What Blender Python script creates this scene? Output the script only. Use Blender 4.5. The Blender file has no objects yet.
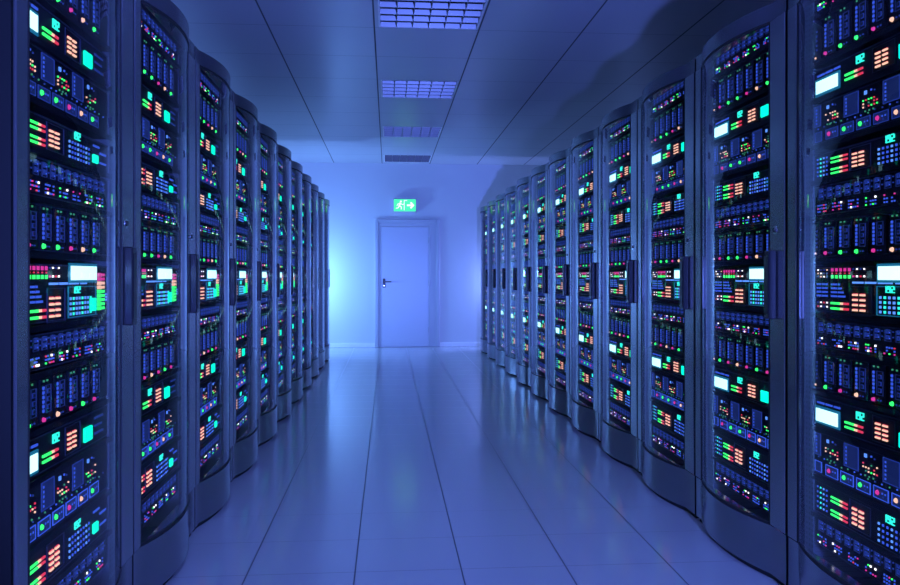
import bpy, math, random
from mathutils import Vector, Matrix

random.seed(7)
sc = bpy.context.scene
col = sc.collection
PI = math.pi

# ------------------------------------------------------------------ measures
HC = 1.11            # lens height
AL, AR = 0.8325, 1.393   # aisle faces of the two rows (x = -AL, x = AR)
W = 0.82             # rack pitch
H = 2.105            # rack height
YW = 12.23           # door wall
CEIL = 2.87
L0 = 1.80            # near edge of the nearest rack of the row on the lever side
R0 = 2.632 - W       # same of the other row
NL, NR = 11, 12

# ------------------------------------------------------------------ materials
def new_mat(name):
    m = bpy.data.materials.new(name); m.use_nodes = True
    nt = m.node_tree
    return m, nt, nt.nodes['Principled BSDF']

def solid(name, c, rough=0.5, metal=0.0, spec=0.5, bump=0.0, bscale=200, var=0.0):
    m, nt, b = new_mat(name)
    b.inputs['Base Color'].default_value = (*c, 1)
    b.inputs['Roughness'].default_value = rough
    b.inputs['Metallic'].default_value = metal
    b.inputs['Specular IOR Level'].default_value = spec
    if bump or var:
        tc = nt.nodes.new('ShaderNodeTexCoord')
        n = nt.nodes.new('ShaderNodeTexNoise'); n.inputs['Scale'].default_value = bscale
        nt.links.new(tc.outputs['Object'], n.inputs['Vector'])
        if bump:
            bp = nt.nodes.new('ShaderNodeBump'); bp.inputs['Strength'].default_value = bump
            bp.inputs['Distance'].default_value = 0.001
            nt.links.new(n.outputs['Fac'], bp.inputs['Height'])
            nt.links.new(bp.outputs['Normal'], b.inputs['Normal'])
        if var:
            mr = nt.nodes.new('ShaderNodeMapRange')
            mr.inputs['To Min'].default_value = max(0.02, rough - var); mr.inputs['To Max'].default_value = rough + var
            nt.links.new(n.outputs['Fac'], mr.inputs['Value'])
            nt.links.new(mr.outputs['Result'], b.inputs['Roughness'])
    return m

def emit(name, c, s, base=(0.01, 0.01, 0.015)):
    m, nt, b = new_mat(name)
    b.inputs['Base Color'].default_value = (*base, 1)
    b.inputs['Roughness'].default_value = 0.4
    b.inputs['Emission Color'].default_value = (*c, 1)
    b.inputs['Emission Strength'].default_value = s
    m.cycles.emission_sampling = 'NONE'
    return m

def math_node(nt, op, a, b=None):
    n = nt.nodes.new('ShaderNodeMath'); n.operation = op
    for i, v in enumerate((a, b)):
        if v is None: continue
        if isinstance(v, (int, float)): n.inputs[i].default_value = v
        else: nt.links.new(v, n.inputs[i])
    return n.outputs[0]

def grid_mat(name, base, line, px, ox, wx, py, oy, wy, rough, spec, line_y_fac=1.0, bump=0.3, noise=0.0, emboss=True):
    """tiles laid on a px x py grid with joints of width wx, wy (metres)"""
    m, nt, b = new_mat(name)
    tc = nt.nodes.new('ShaderNodeTexCoord')
    sp = nt.nodes.new('ShaderNodeSeparateXYZ'); nt.links.new(tc.outputs['Object'], sp.inputs[0])
    def mask(o, p, off, w):
        a = math_node(nt, 'SUBTRACT', o, off - p / 2)
        a = math_node(nt, 'DIVIDE', a, p)
        a = math_node(nt, 'FRACT', a)
        a = math_node(nt, 'SUBTRACT', a, 0.5)
        a = math_node(nt, 'ABSOLUTE', a)
        mr = nt.nodes.new('ShaderNodeMapRange'); mr.clamp = True
        mr.inputs['From Min'].default_value = w / 2 / p * 0.6
        mr.inputs['From Max'].default_value = w / 2 / p * 1.3
        mr.inputs['To Min'].default_value = 1; mr.inputs['To Max'].default_value = 0
        nt.links.new(a, mr.inputs['Value'])
        return mr.outputs['Result']
    mx = mask(sp.outputs['X'], px, ox, wx)
    my = math_node(nt, 'MULTIPLY', mask(sp.outputs['Y'], py, oy, wy), line_y_fac)
    mm = math_node(nt, 'MAXIMUM', mx, my)
    mix = nt.nodes.new('ShaderNodeMix'); mix.data_type = 'RGBA'
    mix.inputs['A'].default_value = (*base, 1); mix.inputs['B'].default_value = (*line, 1)
    nt.links.new(mm, mix.inputs['Factor'])
    nt.links.new(mix.outputs['Result'], b.inputs['Base Color'])
    b.inputs['Specular IOR Level'].default_value = spec
    n = nt.nodes.new('ShaderNodeTexNoise'); n.inputs['Scale'].default_value = 3.0
    n.inputs['Detail'].default_value = 4
    nt.links.new(tc.outputs['Object'], n.inputs['Vector'])
    mr = nt.nodes.new('ShaderNodeMapRange')
    mr.inputs['To Min'].default_value = rough - noise; mr.inputs['To Max'].default_value = rough + noise
    nt.links.new(n.outputs['Fac'], mr.inputs['Value'])
    r2 = math_node(nt, 'ADD', mr.outputs['Result'], math_node(nt, 'MULTIPLY', mm, 0.4))
    nt.links.new(r2, b.inputs['Roughness'])
    if emboss:
        bp = nt.nodes.new('ShaderNodeBump'); bp.inputs['Strength'].default_value = bump
        bp.inputs['Distance'].default_value = 0.002; bp.invert = True
        nt.links.new(mm, bp.inputs['Height']); nt.links.new(bp.outputs['Normal'], b.inputs['Normal'])
    return m

def glass_mat(name, tint, ior=1.5):
    m = bpy.data.materials.new(name); m.use_nodes = True
    nt = m.node_tree; nt.nodes.clear()
    out = nt.nodes.new('ShaderNodeOutputMaterial')
    tr = nt.nodes.new('ShaderNodeBsdfTransparent'); tr.inputs['Color'].default_value = (*tint, 1)
    gl = nt.nodes.new('ShaderNodeBsdfGlossy'); gl.inputs['Roughness'].default_value = 0.03
    gl.inputs['Color'].default_value = (0.9, 0.92, 1.0, 1)
    lw = nt.nodes.new('ShaderNodeLayerWeight'); lw.inputs['Blend'].default_value = 0.5
    f5 = math_node(nt, 'POWER', lw.outputs['Facing'], 4)
    fac = math_node(nt, 'ADD', math_node(nt, 'MULTIPLY', f5, 0.93), 0.035)
    mx = nt.nodes.new('ShaderNodeMixShader')
    nt.links.new(fac, mx.inputs['Fac'])
    nt.links.new(tr.outputs[0], mx.inputs[1]); nt.links.new(gl.outputs[0], mx.inputs[2])
    nt.links.new(mx.outputs[0], out.inputs['Surface'])
    return m

def clear_mat(name):
    m = bpy.data.materials.new(name); m.use_nodes = True
    nt = m.node_tree; nt.nodes.clear()
    out = nt.nodes.new('ShaderNodeOutputMaterial')
    tr = nt.nodes.new('ShaderNodeBsdfTransparent')
    nt.links.new(tr.outputs[0], out.inputs['Surface'])
    return m

def dotted_mat(name, base, hole, pitch, r, rough=0.45):
    """sheet metal punched with a square pattern of small holes"""
    m, nt, b = new_mat(name)
    tc = nt.nodes.new('ShaderNodeTexCoord')
    sp = nt.nodes.new('ShaderNodeSeparateXYZ'); nt.links.new(tc.outputs['Object'], sp.inputs[0])
    def c(o):
        a = math_node(nt, 'FRACT', math_node(nt, 'DIVIDE', o, pitch))
        a = math_node(nt, 'SUBTRACT', a, 0.5)
        return math_node(nt, 'POWER', a, 2)
    d = math_node(nt, 'SQRT', math_node(nt, 'ADD', c(sp.outputs['X']), c(sp.outputs['Z'])))
    k = math_node(nt, 'LESS_THAN', d, r)
    mix = nt.nodes.new('ShaderNodeMix'); mix.data_type = 'RGBA'
    mix.inputs['A'].default_value = (*base, 1); mix.inputs['B'].default_value = (*hole, 1)
    nt.links.new(k, mix.inputs['Factor']); nt.links.new(mix.outputs['Result'], b.inputs['Base Color'])
    b.inputs['Roughness'].default_value = rough
    return m

M = {}
M['wall'] = solid('wall_paint', (0.72, 0.73, 0.76), 0.55, bump=0.15, bscale=120)
M['floor'] = grid_mat('floor_tiles', (0.44, 0.45, 0.47), (0.08, 0.08, 0.10), 0.40, -0.125, 0.006, 0.362, 2.943, 0.005, 0.16, 0.7, 0.8, noise=0.02, emboss=False)
M['ceiling'] = grid_mat('ceiling_panels', (0.52, 0.52, 0.55), (0.06, 0.06, 0.07), 0.745, -0.10, 0.012, 0.726, 5.55, 0.007, 0.30, 0.6, 0.55, noise=0.03)
M['white'] = solid('white_enamel', (0.9, 0.9, 0.91), 0.3)
M['door'] = solid('door_paint', (0.52, 0.54, 0.62), 0.30, bump=0.1, bscale=60)
M['frame'] = solid('door_frame_paint', (0.48, 0.49, 0.55), 0.35)
M['rack'] = solid('rack_metal', (0.20, 0.21, 0.24), 0.24, metal=0.92, bump=0.12, bscale=400)
M['shell'] = solid('shell_metal', (0.006, 0.006, 0.008), 0.45, metal=0.2)
M['stile'] = solid('stile_aluminium', (0.33, 0.34, 0.38), 0.22, metal=0.93, bump=0.1, bscale=400)
M['kick'] = solid('kick_plate_metal', (0.26, 0.27, 0.31), 0.17, metal=0.93)
M['black'] = solid('black_plastic', (0.008, 0.008, 0.010), 0.35)
M['grip'] = solid('handle_plastic', (0.012, 0.012, 0.016), 0.25, spec=0.6)
M['steel'] = solid('bright_steel', (0.8, 0.8, 0.82), 0.18, metal=1.0)
M['rubber'] = solid('foot_rubber', (0.006, 0.006, 0.007), 0.7)
M['gasket'] = solid('door_gasket', (0.005, 0.005, 0.007), 0.6)
M['inner'] = solid('unit_face', (0.004, 0.0045, 0.007), 0.5, spec=0.15)
M['inner2'] = solid('unit_trim', (0.03, 0.033, 0.05), 0.4, spec=0.25)
M['shelf'] = solid('shelf_metal', (0.004, 0.004, 0.005), 0.6, spec=0.15)
M['rail'] = dotted_mat('punched_rail', (0.055, 0.055, 0.075), (0.006, 0.006, 0.008), 0.018, 0.28)
M['glass'] = glass_mat('smoked_glass', (0.76, 0.80, 0.88))
M['glass_back'] = clear_mat('glass_back_face')
M['lev_refl'] = solid('lamp_reflector', (0.12, 0.123, 0.125), 0.36, metal=0.5)
M['lamp'] = solid('lamp_tube', (0.5, 0.5, 0.53), 0.3)
M['lamp_on'] = emit('lamp_diffuser', (0.20, 0.30, 1.0), 12.5, (0.7, 0.7, 0.7)); M['lamp_on'].cycles.emission_sampling = 'AUTO'
M['sign_green'] = emit('sign_green', (0.05, 0.85, 0.34), 1.15)
M['sign_white'] = emit('sign_white', (0.75, 1.0, 0.86), 1.3)
M['sign_case'] = solid('sign_case', (0.6, 0.6, 0.62), 0.4)
# indicators
M['g'] = emit('led_green', (0.03, 0.9, 0.12), 2.0)
M['g2'] = emit('led_pale_green', (0.10, 0.75, 0.35), 0.35)
M['r'] = emit('led_red', (1.0, 0.05, 0.10), 0.9)
M['m'] = emit('led_magenta', (0.85, 0.04, 0.34), 1.0)
M['o'] = emit('led_orange', (1.0, 0.54, 0.36), 1.35)
M['w'] = emit('led_white', (1.0, 0.90, 0.90), 2.2)
M['b'] = emit('led_blue', (0.05, 0.13, 0.90), 0.85)
M['bd'] = emit('led_dim_blue', (0.03, 0.08, 0.62), 0.40)
M['bb'] = emit('led_bright_blue', (0.12, 0.32, 1.0), 1.2)
M['c'] = emit('led_cyan', (0.03, 0.95, 0.70), 1.3)
M['t'] = emit('button_teal', (0.0, 0.90, 0.52), 1.7)
M['disp'] = emit('display_lit', (0.50, 1.0, 1.0), 2.2)
M['dispb'] = emit('display_surround', (0.01, 0.30, 0.55), 0.5)
M['navy'] = emit('panel_navy', (0.03, 0.07, 0.45), 0.16, (0.02, 0.022, 0.04))

# ------------------------------------------------------------------ mesh builder
class MB:
    def __init__(s): s.v = []; s.f = []; s.mi = []; s.mats = []; s.sm = []
    def mat(s, k):
        if k not in s.mats: s.mats.append(k)
        return s.mats.index(k)
    def face(s, idx, k, smooth=False):
        s.f.append(idx); s.mi.append(s.mat(k)); s.sm.append(smooth)
    def box(s, x0, x1, y0, y1, z0, z1, k, bev=0.0):
        if bev > 0:
            return s.bevbox(x0, x1, y0, y1, z0, z1, k, bev)
        n = len(s.v)
        s.v += [(x0,y0,z0),(x1,y0,z0),(x1,y1,z0),(x0,y1,z0),(x0,y0,z1),(x1,y0,z1),(x1,y1,z1),(x0,y1,z1)]
        for q in ((0,1,5,4),(1,2,6,5),(2,3,7,6),(3,0,4,7),(4,5,6,7),(3,2,1,0)):
            s.face([n+i for i in q], k)
    def bevbox(s, x0, x1, y0, y1, z0, z1, k, b):
        # box whose four long (z) edges and top/bottom rims are chamfered
        def ring(z, i):
            xa, xb, ya, yb = x0+i, x1-i, y0+i, y1-i
            c = b
            return [(xa+c,ya,z),(xb-c,ya,z),(xb,ya+c,z),(xb,yb-c,z),(xb-c,yb,z),(xa+c,yb,z),(xa,yb-c,z),(xa,ya+c,z)]
        n = len(s.v)
        rs = [ring(z0, b*0.7), ring(z0+b, 0), ring(z1-b, 0), ring(z1, b*0.7)]
        for r in rs: s.v += r
        for j in range(3):
            for i in range(8):
                a = n+j*8+i; c = n+j*8+(i+1) % 8
                s.face([a, c, c+8, a+8], k)
        s.face([n+i for i in range(7,-1,-1)], k); s.face([n+24+i for i in range(8)], k)
    def prism(s, pts, z0, z1, k, smooth=None):
        """vertical prism over a plan outline (counter-clockwise list of (x, y))"""
        n = len(s.v); m = len(pts)
        s.v += [(x,y,z0) for x,y in pts] + [(x,y,z1) for x,y in pts]
        for i in range(m):
            j = (i+1) % m
            s.face([n+i, n+j, n+m+j, n+m+i], k, bool(smooth and i in smooth))
        s.face([n+m+i for i in range(m)], k); s.face([n+i for i in range(m-1,-1,-1)], k)
    def cyl(s, cx, cy, cz, r, length, axis, k, seg=12, smooth=True, r2=None):
        n = len(s.v); r2 = r if r2 is None else r2
        for e, rr in ((0, r), (1, r2)):
            for i in range(seg):
                a = 2*PI*i/seg; p, q = math.cos(a)*rr, math.sin(a)*rr; t = e*length
                s.v.append({'y': (cx+p, cy-t, cz+q), 'x': (cx+t, cy+p, cz+q), 'z': (cx+p, cy+q, cz+t)}[axis])
        for i in range(seg):
            j = (i+1) % seg
            s.face([n+i, n+j, n+seg+j, n+seg+i], k, smooth)
        s.face([n+i for i in range(seg-1,-1,-1)], k); s.face([n+seg+i for i in range(seg)], k)
    def build(s, name, parent=None):
        me = bpy.data.meshes.new(name)
        me.from_pydata(s.v, [], s.f)
        for k in s.mats: me.materials.append(M[k])
        me.polygons.foreach_set('material_index', s.mi)
        me.polygons.foreach_set('use_smooth', s.sm)
        import bmesh
        bm = bmesh.new(); bm.from_mesh(me); bmesh.ops.recalc_face_normals(bm, faces=bm.faces); bm.to_mesh(me); bm.free()
        me.set_sharp_from_angle(angle=math.radians(30))
        me.update()
        o = bpy.data.objects.new(name, me); col.objects.link(o)
        if parent: o.parent = parent
        return o

def empty(name, loc=(0,0,0), rz=0.0):
    o = bpy.data.objects.new(name, None); col.objects.link(o)
    o.location = loc; o.rotation_euler = (0,0,rz); o.empty_display_size = 0.1
    return o
def tag(o, label, cat, group=None):
    o['label'] = label; o['category'] = cat
    if group: o['group'] = group
def structure(o, label=None, cat=None):
    o['kind'] = 'structure'
    if label: o['label'] = label
    if cat: o['category'] = cat
def copy_tree(o, parent=None):
    c = o.copy(); col.objects.link(c)
    if parent: c.parent = parent
    for ch in list(o.children): copy_tree(ch, c)
    return c

# ------------------------------------------------------------------ room shell
XL, XR, YB = -3.0, 3.7, -4.6
b = MB(); b.box(XL-.1, XR+.1, YB-.1, YW+.1, -.12, 0, 'floor'); o = b.build('floor'); structure(o, 'glossy pale tiled floor of the aisle', 'floor')
LAMP_Y = [5.195, 7.37, 9.545, 11.72, 3.02, .845, -1.33]
LHX, LHY, LXC = .353, .352, .283
b = MB()
b.box(XL-.1, LXC-LHX, YB-.1, YW+.1, CEIL, CEIL+.14, 'ceiling'); b.box(LXC+LHX, XR+.1, YB-.1, YW+.1, CEIL, CEIL+.14, 'ceiling')
ya = YB-.1
for y in sorted(LAMP_Y)+[YW+.1+LHY]:
    b.box(LXC-LHX, LXC+LHX, ya, y-LHY, CEIL, CEIL+.14, 'ceiling'); ya = y+LHY
o = b.build('ceiling'); structure(o, 'suspended panel ceiling with dark joints', 'ceiling')
b = MB(); b.box(XL-.1, XR+.1, YW, YW+.12, 0, CEIL, 'wall'); o = b.build('wall_back'); structure(o, 'pale end wall with the door', 'wall')
b = MB(); b.box(XL-.1, XR+.1, YB-.12, YB, 0, CEIL, 'wall'); o = b.build('wall_front'); structure(o, 'pale wall behind the camera', 'wall')
b = MB(); b.box(XL-.1, XL, YB, YW, 0, CEIL, 'wall'); o = b.build('wall_left'); structure(o, 'pale side wall behind the left row of racks', 'wall')
b = MB(); b.box(XR, XR+.1, YB, YW, 0, CEIL, 'wall'); o = b.build('wall_right'); structure(o, 'pale side wall behind the right row of racks', 'wall')

DX0, DX1, DZ = -0.21, 0.80, 1.995     # outer door frame
def board(x0, x1):
    b.box(x0, x1, YW-.016, YW-.0005, 0.0005, .066, 'white', .003)
b = MB(); board(XL+.01, DX0-.002); board(DX1+.002, XR-.01)
o = b.build('baseboard_back'); structure(o, 'white skirting along the end wall on both sides of the door', 'baseboard')

door = empty('door_1', ((DX0+DX1)/2, YW, 0)); structure(door, 'pale closed door with a lever handle in the end wall', 'door')
cx = (DX0+DX1)/2
b = MB()
for x0, x1, y0, z0, z1 in ((DX0, DX0+.055, -.035, 0.001, DZ), (DX1-.055, DX1, -.035, 0.001, DZ), (DX0+.055, DX1-.055, -.035, DZ-.055, DZ)):
    b.box(x0-cx, x1-cx, y0, -.0005, z0, z1, 'frame', .006)
for x0, x1, z0, z1 in ((DX0+.055, DX0+.092, 0.001, DZ-.055), (DX1-.165, DX1-.055, 0.001, DZ-.055), (DX0+.092, DX1-.165, DZ-.115, DZ-.055)):
    b.box(x0-cx, x1-cx, -.022, -.0005, z0, z1, 'frame', .004)
b.build('door_frame', door)
LX0, LX1 = DX0+.096, DX1-.169
b = MB(); b.box(LX0-cx, LX1-cx, -.018, -.002, .006, DZ-.12, 'door', .003)
leaf = b.build('door_leaf', door)
b = MB(); hx = LX0+.045-cx
b.box(hx-.02, hx+.02, -.026, -.018, .93, 1.07, 'black', .004)
b.cyl(hx, -.026, 1.02, .011, .04, 'y', 'black')
b.box(hx-.011, hx+.115, -.074, -.058, 1.011, 1.029, 'black', .004)
b.cyl(hx, -.026, .96, .008, .004, 'y', 'steel')
b.build('door_handle', door)
for z in (.22, .95, 1.62):
    b = MB(); b.cyl(LX1+.004-cx, -.026, z, .006, .085, 'z', 'frame')
    b.box(LX1-.016-cx, LX1+.02-cx, -.024, -.0185, z+.005, z+.095, 'frame')
    b.build('hinge', door)

# ------------------------------------------------------------------ exit sign
sx0, sx1, sz0, sz1 = 0.072, 0.435, 2.105, 2.315
sg = empty('exit_sign', ((sx0+sx1)/2, YW, (sz0+sz1)/2))
tag(sg, 'green lit emergency exit sign with running figure on the wall above the door', 'exit sign')
hw, hh = (sx1-sx0)/2, (sz1-sz0)/2
b = MB(); b.box(-hw, hw, -.075, -.0005, -hh, hh, 'sign_case', .006); b.build('sign_case', sg)
b = MB(); b.box(-hw+.012, hw-.012, -.079, -.075, -hh+.012, hh-.012, 'sign_green'); b.build('sign_face', sg)
def bar(b, x0, z0, x1, z1, w, k='sign_white', y=-.079, d=.003):
    dx, dz = x1-x0, z1-z0; L = math.hypot(dx, dz); nx, nz = -dz/L*w/2, dx/L*w/2
    n = len(b.v)
    q = [(x0+nx,z0+nz),(x0-nx,z0-nz),(x1-nx,z1-nz),(x1+nx,z1+nz)]
    b.v += [(x,y,z) for x,z in q]+[(x,y-d,z) for x,z in q]
    for f in ((0,1,2,3),(7,6,5,4),(0,4,5,1),(1,5,6,2),(2,6,7,3),(3,7,4,0)): b.face([n+i for i in f], k)
b = MB()                                    # running figure in a doorway, arrow pointing on
b.cyl(-.062, -.079, .058, .016, .003, 'y', 'sign_white')
bar(b, -.070, .038, -.088, -.014, .026); bar(b, -.070, .032, -.036, .008, .012); bar(b, -.036, .008, -.016, .022, .011)
bar(b, -.078, .032, -.112, .018, .012); bar(b, -.112, .018, -.122, -.010, .011)
bar(b, -.086, -.010, -.052, -.028, .016); bar(b, -.052, -.028, -.058, -.066, .014); bar(b, -.088, -.012, -.106, -.044, .016); bar(b, -.106, -.044, -.140, -.046, .013)
bar(b, -.010, .078, -.010, -.078, .010); bar(b, -.010, .074, .036, .074, .010)
b.build('running_figure', sg)
b = MB(); bar(b, .032, 0, .112, 0, .026); bar(b, .088, .046, .136, -.004, .026); bar(b, .088, -.046, .136, .004, .026); b.build('arrow', sg)

# ------------------------------------------------------------------ ceiling lamps
def make_lamp(on=False):
    t = empty('ceiling_lamp')
    hx_, hy_ = LHX-.001, LHY-.001
    b = MB()
    for x0, x1, y0, y1 in ((-hx_, hx_, -hy_, -hy_+.012), (-hx_, hx_, hy_-.012, hy_), (-hx_, -hx_+.012, -hy_+.012, hy_-.012), (hx_-.012, hx_, -hy_+.012, hy_-.012)):
        b.box(x0, x1, y0, y1, 0, .11, 'white')
    b.build('lamp_frame', t)
    b = MB()
    ix, iy = hx_-.013, hy_-.013
    n, m = 6, 5
    for i in range(1, n):
        x = -ix+2*ix*i/n; b.box(x-.003, x+.003, -iy, iy, .002, .050, 'lev_refl')
    for j in range(0, m+1):                       # wedge shaped cross blades, wide at the top
        y = -iy+2*iy*j/m
        q = len(b.v)
        ya, yb = max(y-.016, -iy), min(y+.016, iy); yc, yd = max(y-.004, -iy), min(y+.004, iy)
        for x in (-ix, ix): b.v += [(x, yc, .001), (x, yd, .001), (x, yb, .052), (x, ya, .052)]
        for f in ((0,1,2,3),(7,6,5,4),(0,4,5,1),(1,5,6,2),(2,6,7,3),(3,7,4,0)): b.face([q+k for k in f], 'lev_refl')
    b.build('louvre', t)
    b = MB(); b.box(-ix, ix, -iy, iy, .100, .108, 'white'); b.build('reflector_tray', t)
    if on:
        b = MB(); b.box(-ix+.004, ix-.004, -iy+.004, iy-.004, .062, .070, 'lamp_on'); b.build('diffuser', t)
    else:
        for x in (-.21, 0, .21):
            b = MB(); b.cyl(x, 0, 0, .010, 2*iy-.02, 'y', 'lamp')
            b.v = [(vx, vy+iy-.01, vz+.078) for vx, vy, vz in b.v]
            b.build('tube', t)
    return t
lamp0 = make_lamp(); lamp1 = make_lamp(True)  # lit version is for unseen lamps put in to light the near floor
spots = [(.283, 5.195, 'louvred ceiling lamp nearest the camera, cut by the top of the photo'),
         (.283, 7.37, 'second louvred ceiling lamp from the camera, above the aisle'),
         (.283, 9.545, 'third louvred ceiling lamp from the camera, second from the end wall'),
         (.283, 11.72, 'small looking louvred ceiling lamp closest to the end wall'),
         (.283, 3.02, 'louvred ceiling lamp above the lens, out of frame'),
         (.283, .845, 'louvred ceiling lamp just in front of the lens, out of frame'),
         (.283, -1.33, 'louvred ceiling lamp behind the lens, out of frame')]
for i, (x, y, lab) in enumerate(spots):
    c = lamp0 if i == 0 else lamp1 if i == 4 else copy_tree(lamp0 if i < 4 else lamp1)
    c.location = (x, y, CEIL); tag(c, lab, 'ceiling lamp', 'louvred ceiling lamps above the aisle')

# ------------------------------------------------------------------ the server rack
FY = .05                                      # face of the mounted units
SAG, GX0, GX1 = .056, .072, .700              # bowed glass door
def arc(x0, x1, sag, n=20, off=0.0):
    c = x1-x0; R = c*c/8/sag+sag/2; a = math.asin(c/2/R); mx = (x0+x1)/2; my = R-sag
    return [(mx+(R+off)*math.sin(-a+2*a*i/n), my-(R+off)*math.cos(-a+2*a*i/n)) for i in range(n+1)]

def led(b, x, z, s, k, d=.003, y=None):
    y = FY if y is None else y
    b.box(x-s/2, x+s/2, y-d, y, z-s/2, z+s/2, k)
def dot(b, x, z, r, k, d=.005):
    b.cyl(x, FY, z, r, d, 'y', k, seg=8, r2=r*.6)
def pad(b, x0, x1, z0, z1, k, d=.003):
    b.box(x0, x1, FY-d, FY, z0, z1, k)
def outline(b, x0, x1, z0, z1, k, w=.0022, d=.003):
    pad(b, x0, x1, z0, z0+w, k, d); pad(b, x0, x1, z1-w, z1, k, d)
    pad(b, x0, x0+w, z0+w, z1-w, k, d); pad(b, x1-w, x1, z0+w, z1-w, k, d)

SEG = {'0': 'abcdef', '1': 'bc', '2': 'abged', '7': 'abc', '8': 'abcdefg', '9': 'abcdfg'}
def digits(b, txt, x, z, w, h, k):
    t = w*.22
    for i, ch in enumerate(txt):
        x0 = x+i*w*1.35; x1 = x0+w
        for s_ in SEG[ch]:
            r = {'a': (x0, x1, z+h-t, z+h), 'd': (x0, x1, z, z+t), 'g': (x0, x1, z+h/2-t/2, z+h/2+t/2),
                 'b': (x1-t, x1, z+h/2, z+h), 'c': (x1-t, x1, z, z+h/2), 'e': (x0, x0+t, z, z+h/2), 'f': (x0, x0+t, z+h/2, z+h)}[s_]
            pad(b, *r, k, .004)

UX0, UX1 = .088, .735
def unit_body(name, z0, z1, root, extra=None, trim='inner2'):
    b = MB()
    b.box(UX0, UX1, FY, .62, z0, z1, 'inner')
    b.box(UX0, UX1, FY-.002, FY, z1-.004, z1, trim)
    b.box(UX0, UX1, FY-.002, FY, z0, z0+.003, trim)
    if extra: extra(b)
    return b.build(name, root)

def shelf(root, z):
    b = MB(); b.box(UX0, UX1, FY-.012, .62, z-.006, z, 'shelf')
    b.box(UX0, UX1, FY-.014, FY-.012, z-.012, z+.004, 'shelf'); b.build('shelf', root)

PAL = 'mrwgbbbwbgbmbb'
def switch(root, z0, z1, rnd):
    p = unit_body('network_switch', z0, z1, root)
    zm = z0+(z1-z0)*.46
    b = MB()
    hgt = z1-zm-.012
    n = 12
    for i in range(n):
        x = .115+i*(.60/n)
        outline(b, x, x+.030, zm+.006, z1-.010, 'navy')
        for q in (0, 1):
            zz = zm+.012+q*hgt*.45
            outline(b, x+.006, x+.018, zz, zz+hgt*.34, 'bd', .003)
            led(b, x+.024, zz+hgt*.10, .004, 'b'); led(b, x+.024, zz+hgt*.26, .004, 'bd')
        led(b, x+.039, zm+.012+hgt*.2, .004, 'bd'); led(b, x+.039, zm+.012+hgt*.62, .004, 'bd')
    b.build('port_strip', p)
    for gI in range(7):
        x = .112+gI*.088
        if x+.05 > UX1: break
        b = MB()
        for r_ in range(3):
            for c_ in range(5):
                xx = x+c_*.0115; zz = z0+.012+r_*(zm-z0-.02)/2.4
                u = rnd.random()
                if u < .26: continue
                k = rnd.choice(PAL); k = 'bd' if (r_ == 1 and k in 'wgr') else k
                if k == 'w': led(b, xx, zz, .0055, 'w')
                elif k in 'gr': led(b, xx, zz, .0042, k)
                elif k == 'm': led(b, xx, zz, .0040, k)
                else: led(b, xx, zz, .0045, 'b')
        b.build('indicator_cluster', p)

BL = ['m', 'g', 'g', 'm', 'o', 'g', 'g']
def blades(root, z0, z1, colours):
    p = unit_body('blade_chassis', z0, z1, root)
    h = z1-z0
    for i in range(7):
        x0 = .158-.085+i*.085+.0
        if i == 0: x0, x1 = UX0+.002, .140
        else: x1 = x0+.068
        x1 = min(x1, UX1-.002)
        b = MB()
        b.box(x0, x1, FY-.008, FY, z0+.004, z1-.006, 'inner')
        def d2(x, z, s, k): b.box(x-s/2, x+s/2, FY-.011, FY-.008, z-s/2, z+s/2, k)
        def p2(xa, xb, za, zb, k): b.box(xa, xb, FY-.0105, FY-.008, za, zb, k)
        if i:
            xl = x0+.012
            for j in range(6): d2(xl, z0+h*(.28+.095*j), .0072, 'b')
            p2(xl-.0015, xl+.0015, z0+h*.24, z0+h*.80, 'bd')
            xo = x0+.026
            for (xa, xb, za, zb) in ((xo, xo+.032, .22, .235), (xo, xo+.032, .79, .805), (xo, xo+.0025, .235, .79), (xo+.0295, xo+.032, .235, .79)):
                p2(xa, xb, z0+h*za, z0+h*zb, 'navy')
            for j in range(3):
                p2(xo+.009, xo+.023, z0+h*(.29+.165*j), z0+h*(.39+.165*j), 'bd')
                b.box(xo+.0115, xo+.0205, FY-.0115, FY-.0105, z0+h*(.305+.165*j), z0+h*(.375+.165*j), 'black')
            for j in range(2): d2(x0+.014+j*.020, z0+h*.90, .0050, 'g2')
            b.cyl(xl, FY-.008, z0+h*.10, .0075 if colours[i] != 'm' else .0065, .006, 'y', colours[i], seg=8, r2=.005)
            d2(xl+.02, z0+h*.10, .004, 'bd'); d2(xl+.034, z0+h*.10, .004, 'bd')
        else:
            for j in range(5): d2(x0+.028, z0+h*(.28+.11*j), .006, 'bd')
            d2(x0+.02, z0+h*.10, .006, 'o')
        b.build('blade_module', p)

def keypad(p, x0, z0, w, h, boxed=True):
    b = MB()
    if boxed:
        outline(b, x0-.016, x0+w+.022, z0-h*.22, z0+h*1.22, 'inner2')
    cw, rh = w/2, h/4
    for r_ in range(4):
        for c_ in range(2):
            xa = x0+c_*cw; za = z0+r_*rh
            pad(b, xa, xa+cw*.62, za, za+rh*.36, 'o', .005)
            b.box(xa, xa+cw*.62, FY-.003, FY, za+rh*.40, za+rh*.50, 'r')
    b.build('keypad', p)
def meters(p, x0, z0, w, h, rows=2):
    b = MB(); n = 11
    for r_ in range(rows):
        za = z0+r_*h/rows
        for i in range(n):
            k = 'g' if i < 6 else ('o' if i < 8 else 'r')
            xa = x0+w*i/n
            pad(b, xa, xa+w/n*.85, za, za+h/rows*.42, k, .004)
    b.build('level_meter', p)
def readout(p, x, z, w, h, txt='192'):
    b = MB(); digits(b, txt, x, z, w, h, 'c'); b.build('readout', p)
def screen(p, x0, x1, z0, z1):
    b = MB(); b.box(x0-.008, x1+.008, FY-.004, FY, z0-.008, z1+.008, 'dispb'); pad(b, x0, x1, z0, z1, 'disp', .006)
    b.build('display_screen', p)
def dashes(b, rows, k='b'):                  # lit legends printed on a unit's face
    for x0, x1, z in rows: pad(b, x0, x1, z-.003, z+.003, k)
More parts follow.
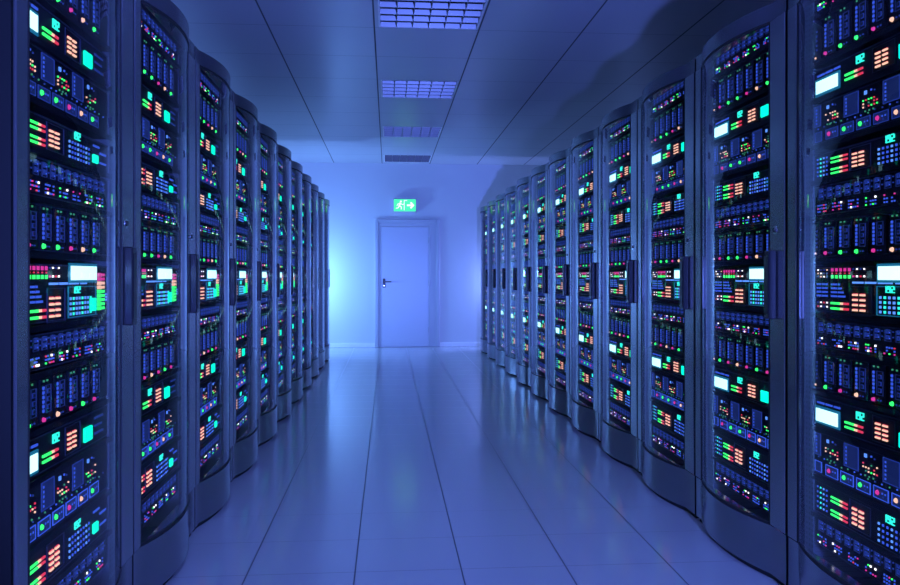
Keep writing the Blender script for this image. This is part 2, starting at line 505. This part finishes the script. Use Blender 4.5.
def button(p, x0, x1, z0, z1):
    b = MB(); b.box(x0, x1, FY-.008, FY, z0, z1, 't', .002); b.build('push_button', p)
def dotgrid(b, x0, z0, nx, nz, dx, dz, cols, s=.005):
    for i in range(nx):
        for j in range(nz): led(b, x0+i*dx, z0+j*dz, s, cols[(i+j*0) % len(cols)])

def panel_a(root, z0, z1):
    h = z1-z0
    def face(b):
        dashes(b, [(.108, .150, z0+h*.80), (.158, .196, z0+h*.80), (.206, .240, z0+h*.80)])
        dashes(b, [(.622, .690, z0+h*.76), (.622, .680, z0+h*.52), (.622, .69, z0+h*.28)], 'bd')
    p = unit_body('control_panel', z0, z1, root, face)
    screen(p, .106, .232, z0+h*.16, z0+h*.60)
    readout(p, .318, z0+h*.62, .013, .024)
    meters(p, .268, z0+h*.22, .094, .030)
    keypad(p, .424, z0+h*.22, .068, h*.56)
    button(p, .535, .592, z0+h*.18, z0+h*.62)
def panel_b(root, z0, z1):
    h = z1-z0
    def face(b): dashes(b, [(.612, .66, z0+h*.80), (.665, .715, z0+h*.62), (.665, .715, z0+h*.30)])
    p = unit_body('control_panel', z0, z1, root, face)
    b = MB(); dotgrid(b, .110, z0+h*.18, 4, 5, .018, h*.155, ['b', 'c', 'bb', 'b'], .0055); b.build('indicator_strip', p)
    meters(p, .190, z0+h*.54, .092, .026); meters(p, .190, z0+h*.14, .092, .026)
    keypad(p, .308, z0+h*.22, .070, h*.56)
    b = MB(); dotgrid(b, .438, z0+h*.14, 8, 4, .020, h*.155, ['bb', 'b', 'b'], .0065); b.build('dot_matrix', p)
    readout(p, .462, z0+h*.74, .013, .022)
    button(p, .604, .640, z0+h*.22, z0+h*.50)
def panel_d(root, z0, z1):
    h = z1-z0
    rows = []
    for j in range(4):
        z = z0+h*(.36+.085*j)
        rows += [(.105, .130, z), (.138, .168, z), (.190, .222, z), (.230, .268-.01*j, z)]
    def face(b):
        dashes(b, rows, 'b')
        dashes(b, [(.308, .362, z0+h*.66), (.372, .425, z0+h*.66), (.435, .50, z0+h*.66), (.515, .56, z0+h*.66)], 'bb')
        dashes(b, [(.712, .722, z0+h*.30), (.712, .722, z0+h*.36), (.712, .722, z0+h*.42)], 'bb')
    p = unit_body('main_control_panel', z0, z1, root, face)
    b = MB()
    for i in range(5):
        xx = .196+i*.0235
        led(b, xx, z0+h*.93, .0105, 'm'); led(b, xx, z0+h*.855, .004, 'r'); led(b, xx, z0+h*.78, .0105, 'g')
    b.build('indicator_cluster', p); b = MB()
    for i in range(4):
        xx = .312+i*.0185
        led(b, xx, z0+h*.94, .0045, 'bd' if i % 2 == 0 else 'w'); led(b, xx, z0+h*.79, .0055, 'mwrw'[i])
    b.build('indicator_cluster', p); b = MB()
    for i in range(4):
        xx = .112+i*.018
        for j in range(3): led(b, xx, z0+h*(.78+.075*j), .0045, ['bd', 'o', 'w', 'bd'][(i+j) % 4])
    b.build('indicator_cluster', p); b = MB()
    for i in range(4):
        xx = .112+i*.018
        for j in range(2): led(b, xx, z0+h*(.12+.09*j), .005, ['r', 'w', 'bd', 'w'][(i+2*j) % 4])
    b.build('indicator_cluster', p)
    meters(p, .190, z0+h*.07, .098, .034)
    keypad(p, .310, z0+h*.07, .076, h*.42)
    screen(p, .440, .628, z0+h*.72, z0+h*.985)
    b = MB(); outline(b, .428, .632, z0+h*.02, z0+h*.60, 'dispb')
    dotgrid(b, .445, z0+h*.09, 8, 4, .021, h*.095, ['bb', 'c', 'bb'], .0078); b.build('dot_matrix', p)
    readout(p, .462, z0+h*.47, .013, .020)
    button(p, .584, .622, z0+h*.10, z0+h*.36)
    b = MB()
    for i in range(9):
        k = 'g' if i < 5 else ('o' if i < 7 else 'm')
        zz = z0+h*(.14+.085*i)
        pad(b, .652, .700, zz-.0042, zz+.0042, k, .004)
        pad(b, .645, .668, zz-.0055, zz+.0055, k, .005)
    b.build('level_column', p)
def unit_c(root, z0, z1, rnd, bright):
    h = z1-z0
    def face(b):
        for i in range(18): led(b, .11+i*.034+.006*rnd.random(), z0+h*(.36+.05*rnd.random()), .004, rnd.choice(['bd', 'g2', 'b']))
    p = unit_body('storage_array', z0, z1, root, face)
    for x0, x1 in ((.092, .128), (.262, .338), (.458, .534)):
        b = MB()
        outline(b, x0, x1, z0+h*.44, z0+h*.95, 'bd', .0025)
        pad(b, x0+.003, x1-.003, z0+h*.45, z0+h*.94, 'navy', .0015)
        for j in range(5): led(b, x0+.012, z0+h*(.52+.085*j), .0060, 'b')
        b.build('module_plate', p)
    for x in (.158, .362, .560):
        b = MB()
        led(b, x+.012, z0+h*.84, .011, 'bb'); led(b, x+.04, z0+h*.86, .005, 'b'); led(b, x+.056, z0+h*.83, .004, 'bd')
        for j in range(3):
            for i in range(6):
                u = rnd.random()
                if u < .42: continue
                led(b, x+i*.0135, z0+h*(.52+.075*j), .0042, rnd.choice(['r', 'o', 'g', 'o', 'r', 'g2']))
        for i in range(3): led(b, x+.01+i*.02, z0+h*.42, .0045, 'g2')
        b.build('indicator_cluster', p)
    for i in range(7):
        x0 = .148-.075+i*.085
        if i == 0: x0 = .094
        x1 = min(x0+(.040 if i == 0 else .070), UX1-.004)
        b = MB()
        outline(b, x0, x1, z0+h*.05, z0+h*.30, 'b' if bright else 'bd', .0022)
        pad(b, x0+.0025, x1-.0025, z0+h*.065, z0+h*.285, 'navy', .0015)
        if i:
            dot(b, x0+.019, z0+h*.175, .0088, BL[i-1], .006)
            led(b, x0+.042, z0+h*.19, .005, 'b'); led(b, x0+.056, z0+h*.19, .005, 'b'); led(b, x0+.046, z0+h*.12, .004, 'bd')
        b.build('drive_caddy', p)

def make_rack():
    root = empty('server_rack')
    # shell: sides, back, roof, floor
    b = MB()
    b.box(.006, .026, .005, 1.0, .022, H-.002, 'shell'); b.box(W-.026, W-.006, .005, 1.0, .022, H-.002, 'shell')
    b.box(.026, W-.026, .98, 1.0, .022, H-.002, 'shell')
    b.box(.026, W-.026, .029, .98, H-.022, H-.002, 'shell'); b.box(.026, W-.026, .029, .98, .022, .05, 'shell')
    b.build('cabinet_shell', root)
    # bowed header and kick plate
    A = arc(GX0, GX1, SAG)
    def outer(x0, x1): return [(x0, 0)] + A + [(x1, 0)]
    b = MB(); pl = outer(.008, W-.008)
    b.prism([(W-.008, .004), (.008, .004)] + pl, 2.042, H, 'rack', set(range(3, 23)))
    b.build('top_header', root)
    b = MB()
    b.prism([(W-.008, .004), (.008, .004)] + pl, .022, .198, 'kick', set(range(3, 23)))
    b.build('kick_plate', root)
    b = MB(); A2 = arc(GX0, GX1, SAG*.9)
    b.prism([(W-.02, .10), (.02, .10), (.02, .012)] + [(x, y+.012) for x, y in A2] + [(W-.02, .012)], .0005, .022, 'rubber')
    b.build('base_foot', root)
    b = MB(); b.box(.03, W-.03, .80, .97, .0005, .022, 'rubber'); b.build('base_foot', root)
    # stiles
    for (x0, x1) in ((.010, .068), (.704, W-.010)):
        b = MB()
        b.box(x0, x1, -.005, .004, .202, 2.040, 'stile', .003)
        b.build('door_stile', root)
    # glass door
    ga = arc(GX0, GX1, SAG-.004); gb = arc(GX0, GX1, SAG-.004, off=-.006)
    b = MB()
    b.prism(gb[::-1]+ga, .207, 2.036, 'glass', set(range(0, 20)) | set(range(21, 41)))
    bk = b.mat('glass_back')
    for i in range(len(b.f)):
        ys = [b.v[j] for j in b.f[i]]
        if i < 20: b.mi[i] = bk               # inner face of the pane
        b.sm[i] = i < 41
    door = b.build('glass_door', root)
    b = MB()
    g0 = arc(GX0, GX1, SAG-.001); g1 = arc(GX0, GX1, SAG-.001, off=-.012)
    for z0, z1 in ((.199, .208), (2.034, 2.041)):
        b.prism(g1[::-1]+g0, z0, z1, 'gasket', set(range(0, 41)))
    for x0, x1 in ((GX0-.001, GX0+.007), (GX1-.007, GX1+.001)):
        b.box(x0, x1, -.004, .010, .208, 2.034, 'gasket')
    b.build('door_seal', door)
    # grip and lock
    b = MB()
    b.box(.714, .756, -.034, -.0055, .955, 1.202, 'grip', .004)
    b.box(.720, .750, -.036, -.034, .975, 1.182, 'black', .0008)
    b.build('door_handle', root)
    b = MB(); b.cyl(.742, 0, 1.276, .016, .006, 'y', 'steel', 16); b.cyl(.742, -.006, 1.276, .009, .004, 'y', 'grip', 12)
    b.cyl(.742, 0, 1.246, .008, .004, 'y', 'steel', 12)
    b.build('door_lock', root)
    # rails
    for x0, x1 in ((.028, .086), (.738, .792)):
        b = MB(); b.box(x0, x1, FY-.004, FY+.002, .06, 2.04, 'rail'); b.box(x0, x0+.004, FY+.002, .5, .06, 2.04, 'rail'); b.build('mounting_rail', root)
    rnd = random.Random(11)
    def Z(z): return 1.103+(z-1.11)*(1.04 if z > 1.11 else .985)
    def sw(a, c): switch(root, Z(a), Z(c), rnd); shelf(root, Z(a)-.007)
    def bl(a, c, k): blades(root, Z(a), Z(c), k); shelf(root, Z(a)-.007)
    def pa(a, c): panel_a(root, Z(a), Z(c)); shelf(root, Z(a)-.006)
    def pb(a, c): panel_b(root, Z(a), Z(c)); shelf(root, Z(a)-.004)
    def uc(a, c, br): unit_c(root, Z(a), Z(c), rnd, br); shelf(root, Z(a)-.007)
    sw(1.965, 2.045); bl(1.808, 1.942, ['o']+BL); pa(1.690, 1.780); uc(1.543, 1.672, False); pb(1.424, 1.510)
    sw(1.312, 1.406); bl(1.178, 1.293, ['o']+BL); panel_d(root, Z(.996), Z(1.146)); shelf(root, Z(.996)-.008)
    sw(.876, .968); bl(.734, .858, ['o', 'g', 'm', 'o', 'm', 'g', 'm']); pa(.608, .706); uc(.442, .588, True); pb(.310, .420)
    switch(root, Z(.200), Z(.298), rnd)
    return root

proto = make_rack()
ORD = ['first', 'second', 'third', 'fourth', 'fifth', 'sixth']
def rack_label(i, n, row):
    if row == 'left':
        if i == 0: return 'largest black server rack of the left row, nearest the camera, dark side edge showing'
    elif i == 0: return 'largest black server rack of the right row, nearest the camera, cut off by frame'
    if i == n-1: return 'narrow looking black server rack ending the %s row by the door wall' % row
    j = n-1-i
    if i <= 5: return 'black server rack with bowed glass door, %s from the camera in %s row' % (ORD[i], row)
    return 'black server rack with bowed glass door, %s from the door wall in %s row' % (ORD[j], row)
for i in range(NL):
    r = proto if i == 0 else copy_tree(proto)
    r.location = (-AL, L0+i*W, 0); r.rotation_euler = (0, 0, PI/2)
    tag(r, rack_label(i, NL, 'left'), 'server rack', 'server racks in the left row')
for i in range(NR):
    r = copy_tree(proto)
    r.location = (AR, R0+(i+1)*W, 0); r.rotation_euler = (0, 0, -PI/2)
    tag(r, rack_label(i, NR, 'right'), 'server rack', 'server racks in the right row')

# ------------------------------------------------------------------ light
def lamp(name, typ, loc, c, e, size=.05, rot=None, size_y=None):
    l = bpy.data.lights.new(name, typ); l.color = c; l.energy = e
    if typ == 'AREA':
        l.size = size
        if size_y: l.shape = 'RECTANGLE'; l.size_y = size_y
    else: l.shadow_soft_size = size
    o = bpy.data.objects.new(name, l); o.location = loc; col.objects.link(o)
    if rot: o.rotation_euler = rot
    return o
BLUE = (.125, .205, 1.0)
a = lamp('aisle_light', 'SPOT', (.65, -2.26, .89), BLUE, 2500, .05, Vector((-.01, 1, .22)).to_track_quat('-Z', 'Y').to_euler())
a.data.spot_size = math.radians(64); a.data.spot_blend = .6
lamp('gap_strip_left', 'AREA', (-1.50, 11.55, 1.15), (.17, .46, 1.0), 18, .10, (0, -PI/2, 0), 1.5)
lamp('gap_bulb_left', 'POINT', (-1.5, 11.62, 1.0), (.16, .38, 1.0), 90, .03)
lamp('gap_strip_right', 'AREA', (2.25, 12.0, 1.15), (.20, .28, 1.0), 10, .10, (0, PI/2, 0), 1.5)
lamp('gap_bulb_right', 'POINT', (1.95, 12.03, 1.0), (.20, .32, 1.0), 45, .03)
lamp('rear_fill', 'AREA', (3.0, -3.2, 1.3), (.14, .19, 1.0), 40, 1.2, Vector((-.5, .85, -.05)).to_track_quat('-Z', 'Y').to_euler(), 2.0)  # added fill light out of view, brightens the fronts of the left row

w = bpy.data.worlds.new('world'); sc.world = w; w.use_nodes = True
w.node_tree.nodes['Background'].inputs[0].default_value = (0.01, 0.014, 0.06, 1)

# ------------------------------------------------------------------ camera
cam = bpy.data.cameras.new('camera'); co = bpy.data.objects.new('camera', cam); col.objects.link(co)
F = 780.0
cam.sensor_width = 36; cam.lens = F/900*36; cam.shift_y = -16.5/900; cam.clip_start = .02
th = math.atan(61.5/F)
co.location = (0, 0, HC); co.rotation_euler = (PI/2, 0, -th)
sc.camera = co

sc.view_settings.view_transform = 'Standard'; sc.view_settings.look = 'None'
sc.view_settings.exposure = 0.18; sc.view_settings.gamma = 1; sc.view_settings.use_curve_mapping = False
cy = sc.cycles
cy.use_denoising = True; cy.max_bounces = 10; cy.transparent_max_bounces = 24; cy.glossy_bounces = 5; cy.diffuse_bounces = 4
cy.sample_clamp_indirect = 6
